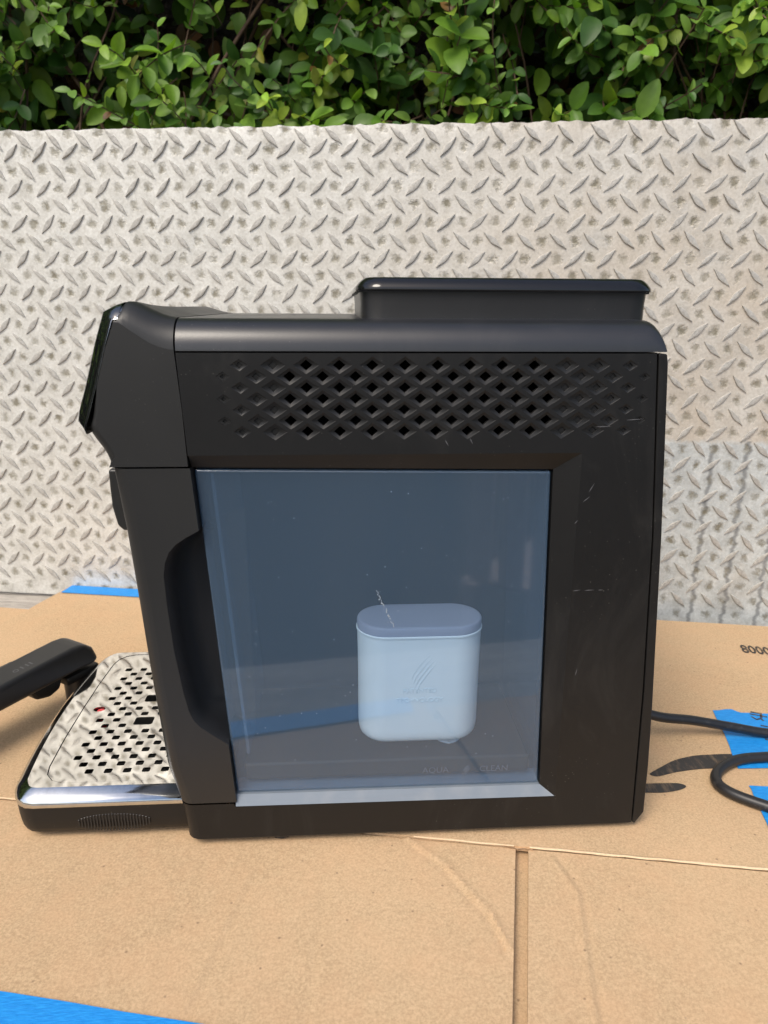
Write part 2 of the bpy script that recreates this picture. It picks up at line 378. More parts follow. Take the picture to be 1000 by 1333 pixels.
# ---- wooden table
table = tag(empty('wooden_table', uv(420, -250, -790), PROT), 'weathered grey plank table under the flattened cardboard box', 'table')
TB = uv(420, -250, -790)
def tloc(u, n, z): return (u-420, n+250, z+790)
nn = -690; k = 0
while nn < 110:
    wd = 138; bm = bmesh.new(); bmesh.ops.create_cube(bm, size=1)
    bmesh.ops.scale(bm, vec=Vector((1700, wd-4, 34))*MM, verts=bm.verts); bevel_bm(bm, 3, 2)
    o = bm_obj('plank', bm, M['wood'], table); o.location = Vector(tloc(420 + random.uniform(-6, 6), nn+wd/2, -13.5-17-random.uniform(0, 1)))*MM
    nn += wd
for u in (-340, 1180):
    for n_ in (-640, 50):
        o = box('leg', (0, 0, 0), (70, 70, 740), M['wood'], table, 3); o.location = Vector(tloc(u, n_, -420))*MM
for n_ in (-640, 50):
    o = box('rail', (0, 0, 0), (1450, 30, 90), M['wood'], table, 3); o.location = Vector(tloc(420, n_+(-48 if n_ > 0 else 48), -94))*MM

# ---- tread plate
plate = tag(empty('tread_plate', uv(0, 0, -13), PROT), 'weathered pale metal diamond tread plate standing behind the coffee machine', 'metal plate')
def pz(u, z): return 1.1*noise.noise(Vector((u*.006, z*.006, 3.1))) + .5*noise.noise(Vector((u*.02, z*.02, 7.7)))
V = []; F = []; us = [-150 + i*4 for i in range(int(1250/4)+1)]; NZ = 74
def edge_z(u):
    e = 520.0 + 1.6*noise.noise(Vector((u*.045, 0, 0))) + 1.5*noise.noise(Vector((u*.13, 5, 0)))
    ph = ((u-(U0+PITCH_U/2)+4) % PITCH_U)/PITCH_U
    return e + 1.9*math.exp(-((ph-.5)/.14)**2)*(0.5+.5*noise.noise(Vector((u*.05, 9, 0))))
for zi in range(NZ+1):
    for u in us:
        z = 532.7*zi/NZ - 13
        if zi == NZ: z = edge_z(u)
        elif zi == NZ-1: z = min(z, edge_z(u)-3.5)
        lip = -1.0 if zi == NZ else 0
        V.append((u, -pz(u, z) - lip*.6, z+13))
nu = len(us); nf = len(V)
for zi in range(NZ+1):
    for i, u in enumerate(us): V.append((u, V[zi*nu+i][1] + 5.5, V[zi*nu+i][2] - (.8 if zi == NZ else 0)))
for zi in range(NZ):
    for i in range(nu-1):
        q = zi*nu+i; F.append((q, q+1, q+nu+1, q+nu)); F.append((nf+q, nf+q+nu, nf+q+nu+1, nf+q+1))
for i in range(nu-1):
    q = NZ*nu+i; F.append((q, q+1, nf+q+1, nf+q)); F.append((i, nf+i, nf+i+1, i+1))
for zi in range(NZ):
    q = zi*nu; F.append((q, q+nu, nf+q+nu, nf+q)); q += nu-1; F.append((q, nf+q, nf+q+nu, q+nu))
sheet = mesh('sheet', V, F, M['plate'], plate, 50)
sheet.data.transform(Matrix.Translation((0, 0, -13*MM))); sheet.location = (0, 0, 13*MM)
def lug_geo(sgn, var):
    rng = random.Random(var*7 + sgn); L = 12.7; W = 3.1*rng.uniform(.9, 1.1); hgt = 2.1*rng.uniform(.9, 1.1)
    prof = [(-1, 0), (-.66, .40), (-.30, .82), (.02, 1), (.34, .78), (.68, .36), (1, 0)]
    base = [(t*L, -w_*W) for t, w_ in prof] + [(t*L, w_*W) for t, w_ in prof[-2:0:-1]]
    n_ = len(base); mid = [(x*.96, y*.80) for x, y in base]; top = [(x*.86, y*.32) for x, y in base]
    ca, sa = math.cos(rad(44.5*sgn)), math.sin(rad(44.5*sgn))
    Vv = []
    for ring, h in ((base, -1.4), (base, .1), (mid, hgt*.80), (top, hgt)):
        for x, y in ring:
            hh = h if ring is not top else hgt*(1 - .25*abs(x/L)**2) - (.35 if abs(x) < 1.5 else 0)
            Vv.append((x*ca - y*sa, -hh, x*sa + y*ca))
    Ff = [(r*n_+i, r*n_+(i+1) % n_, (r+1)*n_+(i+1) % n_, (r+1)*n_+i) for r in range(3) for i in range(n_)] + [tuple(range(3*n_, 4*n_))]
    return Vv, Ff
LUGS = {(s_, v): lug_geo(s_, v) for s_ in (1, -1) for v in range(4)}
lug_me = {}
for kk, (vv, ff) in LUGS.items():
    me = bpy.data.meshes.new('tread'); me.from_pydata([Vector(v)*MM for v in vv], [], ff); finish(me, 50); me.materials.append(M['lug']); lug_me[kk] = me
def behind_machine(x, y): return 105 < x < 872 and 395 < y < 1000 and x > 105 + max(0, (y-560)*.2) or (460 < x < 845 and 357 < y < 420)
cand = []
for sgn in (1, -1):
    du, dv = (0, 0) if sgn == 1 else (PITCH_U/2, -PITCH_V/2)
    for i in range(-7, 31):
        for j in range(-1, 15):
            u = U0 + du + i*PITCH_U; z = V0 + dv - j*PITCH_V
            if u < -130 or u > 1080 or z < 2 or z > 506 + (12 if sgn < 0 else 0): continue
            wp = uv(u, 0, z); x, y, zz = project(wp)
            vis = -8 < x < 1008 and -8 < y < 815 and not behind_machine(x, y)
            cand.append((0 if vis else 1, zz, sgn, u, z))
cand.sort(); RV = []; RF = []
for idx, (vis, zz, sgn, u, z) in enumerate(cand):
    var = random.randrange(4); yy = -pz(u, z)
    if z > 506 and sgn < 0: z -= 7.0
    if idx < 300 and not vis:
        o = link('tread', lug_me[(sgn, var)], None, plate); o.location = Vector((u+random.uniform(-.7, .7), yy, z+13+random.uniform(-.7, .7)))*MM
        o.rotation_euler.y = random.uniform(-.09, .09); q_s = random.uniform(.92, 1.06); o.scale = (q_s, random.uniform(.7, 1.1), q_s)
    else:
        vv, ff = LUGS[(sgn, var)]; b = len(RV); RV += [(x+u, y+yy, q+z+13) for x, y, q in vv]; RF += [tuple(b+i for i in f) for f in ff]
tag(mesh('tread_pattern', RV, RF, M['lug'], plate, 50), kind='stuff')

# ---- hedge
hedge = tag(empty('hedge', (60, 620, -790)), 'green leafy hedge with brown twigs rising behind the metal tread plate', 'hedge')
HO = Vector((60, 620, -790))
def hedge_front(x): return 545 - .14*x - .62*max(0, -750-x) + 40*noise.noise(Vector((x*.006, 1.5, 0)))
greens = [(.12, .25, .028), (.17, .32, .035), (.085, .19, .026), (.24, .40, .045), (.06, .145, .026), (.20, .34, .06), (.15, .28, .05), (.30, .42, .05)]
greens = [tuple(c*.98 for c in q) for q in greens]
odd = [(.36, .36, .05), (.20, .10, .04), (.30, .16, .05), (.24, .26, .06)]
def leaf_geo(w_, cup, bend):
    rows = [(0, .06), (.11, .58), (.30, .95), (.54, 1.0), (.77, .78), (.92, .44), (1, .08)]
    Vv = []; Ff = []
    for t, wd in rows:
        zc = -bend*t*t
        for s_ in (-1, -.5, 0, .5, 1): Vv.append((t, s_*wd*w_, zc + cup*(abs(s_)**1.5)*wd*w_))
    for r in range(len(rows)-1):
        for c in range(4): Ff.append((r*5+c, r*5+c+1, r*5+c+6, r*5+c+5))
    return Vv, Ff
LEAF = [leaf_geo(random.uniform(.24, .36), random.uniform(.1, .5), random.uniform(.05, .45)) for _ in range(10)]
leaves = []; stems = []; rng = random.Random(5)
def add_leaf(p, d, nrm, size, tint): leaves.append((p, d, nrm, size, rng.randrange(10), tint))
def dens(x, z):
    d = .55 + .75*noise.noise(Vector((x*.0055 + 4.2, z*.008, .7)))
    d += .32 if x > -60 else -.05
    d += (z-650)*.0012
    return max(.10, min(1.0, d))
n_shoot = 0
for it in range(9000):
    x = rng.uniform(-2500, 1250); z = rng.uniform(250, 1330)
    core = -2200 < x < 760 and 400 < z < 900
    if not core and rng.random() > .5: continue
    if rng.random() > dens(x, z): continue
    dep = abs(rng.gauss(0, 70)); y = hedge_front(x) + dep
    p = Vector((x, y, z)); a_ = rng.uniform(0, 6.28)
    d = Vector((math.cos(a_)*.75, -rng.uniform(.1, .9), rng.uniform(-.75, 1.0))).normalized()
    nn_ = rng.randint(3, 6); sz = rng.uniform(15, 30) if rng.random() < .8 else rng.uniform(28, 39)
    tint = rng.choice(greens); young = rng.random() < .3; pts = [p.copy()]
    side = d.cross(Vector((rng.uniform(-.4, .4), -1, .3))).normalized()
    for k in range(nn_):
        p = p + d*rng.uniform(12, 20); d = (d + Vector((0, -.06, -.10 if not young else .06)) + Vector((rng.uniform(-.15, .15),)*3)).normalized(); pts.append(p.copy())
        up = d.cross(side).normalized(); sd_ = side if k % 2 == 0 else up
        for s_ in (-1, 1):
            if rng.random() < .12: continue
            ld = (sd_*s_ + d*.55 + Vector((0, -.35, -.25))).normalized()
            nr = Vector((rng.uniform(-.6, .6), -.85, rng.uniform(.1, .9))); nr = (nr - ld*nr.dot(ld)).normalized()
            f_ = rng.uniform(.8, 1.15)*(1 - .45*k/nn_ if young else 1)
            tt = tint if rng.random() < .75 else rng.choice(greens)
            if rng.random() < .03: tt = rng.choice(odd)
            bf = rng.uniform(.75, 1.2) * (1.25 if young and k > nn_-3 else 1)
            add_leaf(p, ld, nr, sz*f_, tuple(c*bf for c in tt))
    stems.append(pts)
# shaded green leaves filling the middle depth
for it in range(6500):
    x = rng.uniform(-900, 1100); z = rng.uniform(380, 1100)
    if rng.random() > dens(x, z) + .35: continue
    y = hedge_front(x) + rng.uniform(50, 150); a_ = rng.uniform(0, 6.28)
    ld = Vector((math.cos(a_), rng.uniform(-.6, .2), math.sin(a_)-.35)).normalized(); nr = Vector((rng.uniform(-.7, .7), -1, rng.uniform(0, 1)))
    nr = (nr - ld*nr.dot(ld)).normalized(); bf = rng.uniform(.7, 1.15)
    add_leaf(Vector((x, y, z)), ld, nr, rng.uniform(18, 34), tuple(c*bf for c in rng.choice(greens)))
# dry leaves and darker green leaves deep inside
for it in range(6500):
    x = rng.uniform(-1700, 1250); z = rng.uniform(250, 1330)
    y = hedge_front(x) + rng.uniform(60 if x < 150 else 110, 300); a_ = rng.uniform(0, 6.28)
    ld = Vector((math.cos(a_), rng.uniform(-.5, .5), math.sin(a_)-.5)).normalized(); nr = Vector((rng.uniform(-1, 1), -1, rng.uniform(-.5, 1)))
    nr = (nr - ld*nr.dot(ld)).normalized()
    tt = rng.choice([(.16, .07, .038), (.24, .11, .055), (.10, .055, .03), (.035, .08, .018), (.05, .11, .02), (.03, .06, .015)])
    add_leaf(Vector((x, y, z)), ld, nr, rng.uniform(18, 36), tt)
def leaf_frame(p, d, nr, size):
    sdv = nr.cross(d).normalized(); return Matrix(((d.x*size, sdv.x*size, nr.x*size, p.x), (d.y*size, sdv.y*size, nr.y*size, p.y), (d.z*size, sdv.z*size, nr.z*size, p.z), (0, 0, 0, 1)))
rank = []
for i, (p, d, nr, size, v, t_) in enumerate(leaves):
    c = p + d*size*.5; x, y, zz = project(c)
    if 5 < x < 995 and 5 < y < 152: rank.append((-(size/zz)*abs(nr.dot(_f)) + .00012*(zz-900), i))
rank.sort(); single = set(i for _, i in rank[:300])
tint_me = {}
def tinted(v, t_):
    key = (v, tuple(int(c*60) for c in t_))
    if key not in tint_me:
        vv, ff = LEAF[v]; me = bpy.data.meshes.new('leaf'); me.from_pydata([Vector(q)*MM for q in vv], [], ff); finish(me, 0)
        me.polygons.foreach_set('use_smooth', [True]*len(ff)); at_ = me.color_attributes.new('tint', 'FLOAT_COLOR', 'POINT')
        for q in at_.data: q.color = (*t_, 1)
        me.materials.append(M['leaf']); tint_me[key] = me
    return tint_me[key]
RV = []; RF = []; RC = []
for i, (p, d, nr, size, v, t_) in enumerate(leaves):
    mt = leaf_frame(p - HO, d, nr, size)
    if i in single:
        o = link('leaf', tinted(v, t_), None, hedge); mm_ = mt.copy(); mm_.translation = mt.translation*MM; o.matrix_local = mm_
    else:
        vv, ff = LEAF[v]; b = len(RV); RV += [mt @ Vector(q) for q in vv]; RF += [tuple(b+k for k in f) for f in ff]; RC += [(*t_, 1)]*len(vv)
fol = mesh('foliage', RV, RF, M['leaf'], hedge, 0); tag(fol, kind='stuff')
fol.data.polygons.foreach_set('use_smooth', [True]*len(RF))
at_ = fol.data.color_attributes.new('tint', 'FLOAT_COLOR', 'POINT'); at_.data.foreach_set('color', [c for q in RC for c in q])
# fine stems in one mesh, thicker twigs one by one
SV = []; SF = []
for pts in stems:
    for p0, p1 in zip(pts, pts[1:]):
        tg = (p1-p0).normalized(); s1 = tg.cross(Vector((.3, .2, 1))).normalized()*.9; s2 = tg.cross(s1).normalized()*.9; b = len(SV)
        for q in (p0, p1):
            for k in range(3): t = k*2.094; SV.append(q - HO + s1*math.cos(t) + s2*math.sin(t))
        SF += [(b+k, b+(k+1) % 3, b+3+(k+1) % 3, b+3+k) for k in range(3)]
tag(mesh('stem', SV, SF, M['twig'], hedge, 60), kind='stuff')
for k in range(110):
    x = rng.uniform(-700, 900); z = rng.uniform(380, 640); y = hedge_front(x) + rng.uniform(50, 170); lean = rng.uniform(-.8, .8); L = rng.uniform(150, 420)
    pts = [Vector((x + lean*L*t + rng.uniform(-12, 12), y + rng.uniform(-12, 12), z + L*t)) - HO for t in (0, .25, .5, .75, 1)]
    r0 = rng.uniform(1.2, 3.0); tube('twig', pts, r0, M['twig'], hedge, 6, 3, [r0, r0*.9, r0*.8, r0*.65, r0*.4])
# dense dark heart of the hedge
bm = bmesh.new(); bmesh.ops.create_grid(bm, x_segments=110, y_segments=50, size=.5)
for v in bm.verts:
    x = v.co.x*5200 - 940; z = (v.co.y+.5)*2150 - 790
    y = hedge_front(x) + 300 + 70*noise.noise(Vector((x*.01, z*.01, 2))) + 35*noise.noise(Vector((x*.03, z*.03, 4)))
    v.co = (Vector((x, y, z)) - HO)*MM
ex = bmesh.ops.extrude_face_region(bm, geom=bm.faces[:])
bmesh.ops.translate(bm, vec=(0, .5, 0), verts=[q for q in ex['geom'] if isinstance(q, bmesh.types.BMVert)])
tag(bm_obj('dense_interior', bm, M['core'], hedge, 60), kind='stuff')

# ================================================================== FLATTENED BOX
carton = tag(empty('flattened_box', (0, 0, -13)), 'flattened brown cardboard box lying on the plank table under the coffee machine', 'cardboard box')
def cz(o): o.location.z = 13*MM; return o
def fold(x): return -14 - .185*(x-127)
def sheet_grid(name, fx, nu_, nv_, thick, mat, hfun):
    V = []; F = []
    for j in range(nv_+1):
        for i in range(nu_+1):
            x, y = fx(i/nu_, j/nv_); V.append((x, y, hfun(x, y)))
    n0 = len(V); V += [(x, y, z-thick) for x, y, z in V]; w_ = nu_+1
    for j in range(nv_):
        for i in range(nu_):
            q = j*w_+i; F.append((q, q+1, q+w_+1, q+w_)); F.append((n0+q, n0+q+w_, n0+q+w_+1, n0+q+1))
    for i in range(nu_):
        F.append((i, n0+i, n0+i+1, i+1)); q = nv_*w_+i; F.append((q, q+1, n0+q+1, n0+q))
    for j in range(nv_):
        q = j*w_; F.append((q, q+w_, n0+q+w_, n0+q)); q += nu_; F.append((q, n0+q, n0+q+w_, q+w_))
    return cz(mesh(name, V, F, mat, carton, 40))
def seg_d(x, y, a_, b_):
    a_ = Vector(a_); b_ = Vector(b_); p = Vector((x, y)); t = max(0, min(1, (p-a_).dot(b_-a_)/(b_-a_).length_squared)); return (p-(a_+(b_-a_)*t)).length
def bump_line(x, y, pts, wd, h): return h*math.exp(-(min(seg_d(x, y, p, q) for p, q in zip(pts, pts[1:]))/wd)**2)
def und(x, y): return .5*noise.noise(Vector((x*.012, y*.012, 1))) + .25*noise.noise(Vector((x*.04, y*.04, 5)))
CR1 = [(40, 2), (48, -7.6), (64, -25), (77, -50), (86, -65), (92, -91)]
CR2 = [(-59, -21), (-72, -70), (-90, -140)]
CR3 = [(135, -25), (142, -51), (133, -92), (121, -150)]
CR4 = [(-170, 0), (-188, -44), (-200, -75)]
CR5 = [(-12, -40), (-25, -150)]
def h_left(x, y):
    z = -1.2 + und(x, y) + bump_line(x, y, CR1, 1.5, 1.7) - bump_line(x+2.6, y-1, CR1, 1.6, 1.2)
    z += bump_line(x, y, CR2, 2.0, .55) - bump_line(x-3, y, CR2, 2.2, .55) + bump_line(x, y, CR4, 1.5, .6) - bump_line(x, y, CR5, 2, .5) - .25*math.exp(-((fold(x)-y)/2.5)**2)
    return z
def h_right(x, y): return -1.0 + und(x, y) + bump_line(x, y, CR3, 2.0, .8) - bump_line(x-3.5, y, CR3, 2.2, .6)
def lerp2(a_, b_, t): return (a_[0]+(b_[0]-a_[0])*t, a_[1]+(b_[1]-a_[1])*t)
def tpf(x, off): return -99 - .215*(x+181) + off
def slitx(y): return 117.5 + .25*(y+11)
def f_left(s, t):
    y_left = fold(-470); a_ = lerp2((-500, tpf(-500, -13)), (slitx(-168)-5.5, tpf(77, -13)), s)
    b_ = lerp2((-470, fold(-470)-1.5), (slitx(-12)-4.5, fold(113)-1.5), s); return lerp2(a_, b_, t)
def f_right(s, t):
    a_ = lerp2((slitx(-168)+4.5, fold(86)-152), (560, fold(560)-155), s); b_ = lerp2((slitx(-12)+3.8, fold(121)-1.5), (600, fold(600)-1.5), s); return lerp2(a_, b_, t)
sheet_grid('front_flap', f_left, 240, 72, 3.6, M['card'], h_left)
sheet_grid('front_flap', f_right, 320, 60, 3.6, M['card'], h_right)
def f_main(s, t):
    a_ = lerp2((-470, fold(-470)), (600, fold(600)), s); b_ = lerp2((-345, 461), (680, 264), s)
    x, y = lerp2(a_, b_, t)
    if s == 0: x += 2.0*noise.noise(Vector((y*.03, 0, 0)))
    return x, y
def h_main(x, y): return -.25 + .35*und(x, y) - .15*math.exp(-((y-fold(x))/3)**2) if not (-230 < x < 210 and 0 < y < 245) else -.25
sheet_grid('main_panel', f_main, 130, 70, 3.6, M['card'], h_main)
def f_under(s, t): return lerp2(lerp2((-440, fold(-440)-140), (540, fold(540)-140), s), lerp2((-430, fold(-430)+330), (600, fold(600)+300), s), t)
sheet_grid('under_panel', f_under, 40, 20, 3.6, M['card'], lambda x, y: -8.2)
# pale broken fold paper, lifted a little; caught light put into its colour
def ridge(x0, x1, wd):
    P = []; n_ = int((x1-x0)/4)
    for i in range(n_+1):
        x = x0 + (x1-x0)*i/n_; P.append((x, fold(x) + .5*noise.noise(Vector((x*.06, 3, 0))), -.55 + .35*noise.noise(Vector((x*.08, 0, 0)))))
    o = tube('fold_edge', P, wd, M['card_cut'], carton, 6, 1); cz(o)
ridge(122, 560, 1.0); ridge(46, 112, .7); ridge(-460, -223, .8)
# torn nub of paper at the top of the slit
V = []; F = []
for k in range(9):
    t = k/8; x = 108 + 16*t; V += [(x, fold(x)+1.5+1.5*noise.noise(Vector((x, 0, 0))), -2.5), (x, fold(x)-2.0-1.6*noise.noise(Vector((x*.9, 4, 0))), -.4 - 1.2*noise.noise(Vector((x*.7, 8, 0))))]
for k in range(8): F.append((2*k+1, 2*k+3, 2*k+2, 2*k))
cz(mesh('torn_paper', V, F, M['card_cut'], carton, 60))
def flat(name, pts, z, mat, parent, thick=.25):
    vv, ff = cdt(pts, []); b = len(vv); V = [(x, y, z) for x, y in vv]
    n_ = len(pts); V += [(x, y, z-thick) for x, y in pts]; V += [(x, y, z) for x, y in pts]
    F = ff + [(b+n_+i, b+i, b+(i+1) % n_, b+n_+(i+1) % n_) for i in range(n_)]
    return mesh(name, V, F, mat, parent, 0)
def smooth_loop(pts, sub=4):
    P = [Vector(p) for p in pts]; n_ = len(P); out = []
    for i in range(n_):
        p0, p1, p2, p3 = P[i-1], P[i], P[(i+1) % n_], P[(i+2) % n_]
        for k in range(sub):
            t = k/sub; out.append(tuple(.5*((2*p1)+(p2-p0)*t+(2*p0-5*p1+4*p2-p3)*t*t+(3*p1-p0-3*p2+p3)*t**3)))
    return out
sw = [(234.0, 55.6), (238.5, 53.0), (246, 54.6), (256, 57.2), (274.7, 59.8), (289.4, 60.2), (306, 63), (316, 66), (318, 74), (310.1, 76.8), (293.5, 77.0), (278.0, 76.0), (260.5, 71.2), (246.7, 63.8), (238, 58.8)]
cz(flat('printed_mark', smooth_loop(sw[::1]), .35, M['print'], carton))
sw2 = [(205, 36.5), (223.6, 35.2), (236.4, 34.6), (249.0, 37.0), (255.3, 40.4), (251.5, 43.9), (240, 44.8), (227.7, 45.0), (205, 45.5)]
cz(flat('printed_mark', smooth_loop(sw2), .35, M['print'], carton))
mt = Matrix.Translation(Vector((433, 239, 13.32))*MM) @ Matrix.Rotation(rad(-15), 4, 'Z') @ Matrix.Diagonal((1.0, 1.7, 1, 1))
text_mesh('printed_number', '80008', 14.5, .1, M['print'], carton, mt)

# ---- blue tape strips
def tape(name, label, pts, z, wav=0.0):
    o = flat(name, pts, z, M['tape'], None, .3); tag(o, label, 'tape', 'blue tape strips on the cardboard'); return o
def wedge(pts, n=6, j=.5):
    out = []
    for i in range(len(pts)):
        p, q = Vector(pts[i]), Vector(pts[(i+1) % len(pts)])
        for k in range(n): out.append(tuple(p + (q-p)*k/n + (Vector((random.uniform(-j, j), random.uniform(-j, j))) if k else Vector((0, 0)))))
    return out
tape('tape_strip', 'blue tape strip along the far cardboard edge behind the front column', wedge([(-349, 437), (-252, 418.5), (-130, 395), (-126, 418), (-250, 441.5), (-343, 459.5)], 5, .3), 1.0)
def tpf(x, off): return -99 - .215*(x+181) + off
tape('tape_strip', 'wide blue tape strip across the front cardboard flap', wedge([(-270, tpf(-270, -25)), (60, tpf(60, -25)), (62, tpf(62, 0)), (-82, tpf(-82, 0)), (-270, tpf(-270, 0))], 6, .4), .75)
tR1 = tape('tape_strip', 'blue tape strip with black handwriting under the power cord', wedge([(305.6, 58.4), (430, 54), (470, 120), (374.7, 130.5), (350.5, 133.5), (345, 139.5), (327.6, 138.5), (314.1, 85.9)], 3, .6), .8)
tape('tape_strip', 'small blue tape piece beneath the front bend of the power cord', wedge([(302.4, 38), (420, 24), (415, -20), (290, -10), (300, 25)], 4, .6), .9)
def stroke(pts, parent):
    V = []; F = []
    for (p, q) in zip(pts, pts[1:]):
        p = Vector(p); q = Vector(q); n_ = Vector((-(q-p).y, (q-p).x)).normalized()*.9; e = (q-p).normalized()*.5; b = len(V)
        V += [(*(p-e+n_), 1.0 + .02*len(V)*.01), (*(p-e-n_), 1.0), (*(q+e-n_), 1.0), (*(q+e+n_), 1.0)]; F.append((b, b+1, b+2, b+3))
    mesh('handwriting', V, F, M['print'], parent, 0)
def letters(org, ang, size, words):
    ca, sa = math.cos(rad(ang)), math.sin(rad(ang))
    for s_ in words:
        stroke([(org[0]+(x*ca-y*sa)*size, org[1]+(x*sa+y*ca)*size) for x, y in s_], tR1)
letters((360, 134), -115, 8.5, [[(0, 0), (0, 1)], [(.45, -.1), (.45, 1.4)], [(.2, .9), (.8, .9)], [(1.3, 1), (1., .8), (1.35, .4), (1., 0)]])
letters((357, 113), -112, 9.5, [[(0, 0), (0, 1), (.35, .9)], [(.9, .1), (.55, .3), (.65, .9), (1., .8)], [(1., 1.6), (1., 0)], [(1.4, 0), (1.4, 1.6)], [(1.75, 0), (1.75, 1), (2.2, .8), (2.2, 0)]])

# ================================================================== COFFEE MACHINE
mc = tag(empty('coffee_machine', (40, 120, 0)), 'black automatic coffee machine seen from its side with blue water tank', 'coffee machine')
MO = Vector((40, 120, 0))
def mp(o):
    o.parent = mc; o.location = -MO*MM; return o
WD = 240.0
colx = [(0, -105), (4, -105), (10, -105), (34, -108.3), (60, -114.5), (120, -119), (180, -122.5), (220, -125.2), (258, -129)]
RC_ = 9.0
def shell_rings(zs):
    R_ = []
    for z in zs:
        xl = interp(colx, z); q = []
        for k in range(7):
            t = rad(90*k/6); q.append((xl + RC_ - RC_*math.sin(t), RC_ - RC_*math.cos(t), z))
        q += [(xl, WD/2, z)]
        for k in range(7):
            t = rad(90*k/6); q.append((xl + RC_ - RC_*math.cos(t), WD - RC_ + RC_*math.sin(t), z))
        q.append((-60, WD, z)); R_.append(q)
    return R_
# front column with its grip pocket
zs = [33.0, 36, 45, 60, 76, 94, 120, 142, 170, 194, 208, 219, 235, 250, 256.4]
column = mp(loft('front_column', shell_rings(zs), M['head'], None, False))
def tankl(z): return -70.4 + (-83.8+70.4)*(z-41.5)/(255.4-41.5)
notch = [(tankl(219.5)-1, 219.5), (-90, 215.5), (-96, 211.5), (-100.5, 206.5), (-103.3, 200), (-104.6, 192), (-104.3, 175), (-102.6, 145), (-99, 115), (-96.5, 101), (-94, 94.5), (-90, 89.5), (-84, 84.5), (tankl(76.5)-1, 76.5)]
left = [(interp(colx, z)+RC_, z) for z in zs]
right = [(tankl(256.4)-1, 256.4)] + notch + [(tankl(41)-1, 41), (tankl(33)-1, 33)]
outer = left[::-1] + right[::-1] if False else ([(left[0])] + right[::-1] + left[:0:-1])
vv, ff = cdt(outer, [])
V = [(x, 0, z) for x, z in vv]; F = list(ff)
def wall(pts, y0, y1, V, F):
    b = len(V); V += [(x, y0, z) for x, z in pts] + [(x, y1, z) for x, z in pts]; n_ = len(pts)
    F += [(b+i, b+i+1, b+n_+i+1, b+n_+i) for i in range(n_-1)]
wall([right[0], right[1]], 0, 12, V, F); wall(right[-3:], 0, 12, V, F)
mp(mesh('column_face', V, F, M['head'], None, 35))
# pocket: rounded lip then a deep wall and floor
V = []; F = []
def inset_notch(d): return [(x + d*(1 if 0 < i < len(notch)-1 else .0), z - d*.25*(1 if z > 150 else -1)) for i, (x, z) in enumerate(notch)]
prev = None; lv = [(0, 0), (.25, .8), (.9, 1.8), (2.4, 14), (6, 24), (12, 29)]
N_ = [[(x, yy, z) for x, z in inset_notch(d)] for d, yy in lv]
n_ = len(notch); V = [p for r in N_ for p in r]
for k in range(len(lv)-1):
    for i in range(n_-1): F.append((k*n_+i, (k+1)*n_+i, (k+1)*n_+i+1, k*n_+i+1))
b = len(V); V += [(-60, 31, 225), (-60, 31, 70)]
for i in range(n_-1): F.append(((len(lv)-1)*n_+i, b, (len(lv)-1)*n_+i+1) if i < n_//2 else ((len(lv)-1)*n_+i, b+1, (len(lv)-1)*n_+i+1))
F.append(((len(lv)-1)*n_+n_//2, b, b+1))
mp(mesh('grip_pocket', V, F, M['inner'], None, 50))

# base corner and under-tray
zs = [2.0, 3.0, 5.0, 9, 16, 24, 31.9]
def base_rings():
    R_ = shell_rings(zs); ins = {2.0: 7, 3.0: 3.4}
    for r, z in zip(R_, zs):
        d = ins.get(z, 0)
        for i, p in enumerate(r): r[i] = (p[0]+d*.8, p[1] + (d*.55 if p[1] < 120 else -d*.55), p[2])
    return R_
mp(loft('base', base_rings(), M['body'], None, False, True))

# side panel with vent grille and tank opening
diamonds = []
for r in range(7):
    zc = 313.3 - r*6.08; odd_ = r % 2 == 0
    for c in range(13 if odd_ else 14):
        xc = (-54.6 if odd_ else -63.8) + c*18.05 + .0
        t = (xc + 66)/236; op = -31 < xc < 121
        fade = min(1, .52 + .48*min(t, 1-t)/.13)
        diamonds.append((xc, zc, fade, op))
holes = []; cells = []
for xc, zc, fd, op in diamonds:
    hw, hh = 7.0*min(1, fd*1.0), 4.75*min(1, fd*1.0)
    holes.append([(xc+hw, zc), (xc, zc+hh), (xc-hw, zc), (xc, zc-hh)]); cells.append((xc, zc, hw, hh, fd, op))
tank_out = [(-85.2, 263.7), (139.0, 263.7), (141.0, 28.5), (-71.6, 29.5)]
backl = [(195.9, 5.0), (195.4, 20), (192.5, 106.6), (186.4, 211.4), (176.6, 319.8)]
outer = [(-88.0, 319.8), (-85.5, 263.7)] + [(139.0, 263.7), (141.0, 28.5), (-71.6, 29.5), (-72.6, 31.9)] + [(interp(colx, z)+RC_, z) for z in (31.9, 24, 16, 10, 5)] + backl
def flip(lp): return lp
vv, ff = cdt(outer, holes)
V = [(x, 0, z) for x, z in vv]; F = list(ff)
wall([(-88.0, 319.8), (-85.5, 263.7)], 0, 8, V, F); wall(backl, 0, 8, V, F); wall([backl[-1], (-88.0, 319.8)], 0, 8, V, F)
b = len(V)
for d, y_, z_ in ((0, 0, 5), (3.4, 1.87, 3), (7, 3.85, 2), (7, 14, 2)): V += [(-96+d*.8, y_, z_), (195.9-d*.3, y_, z_)]
F += [(b+2*i+2, b+2*i+3, b+2*i+1, b+2*i) for i in range(3)]
tin = [(-85.2, 255.6), (124.6, 252.8), (130.8, 36.0), (-71.8, 36.4)]
b = len(V); V += [(x, 0, z) for x, z in tank_out] + [(x, 6.2 if z > 100 else 3.6, z) for x, z in tin] + [(x, 20, z) for x, z in tin]
F += [(b+0, b+1, b+5, b+4), (b+1, b+2, b+6, b+5), (b+4, b+5, b+9, b+8), (b+5, b+6, b+10, b+9), (b+6, b+7, b+11, b+10)]
panel = mp(mesh('side_panel', V, F, M['body'], None, 25))
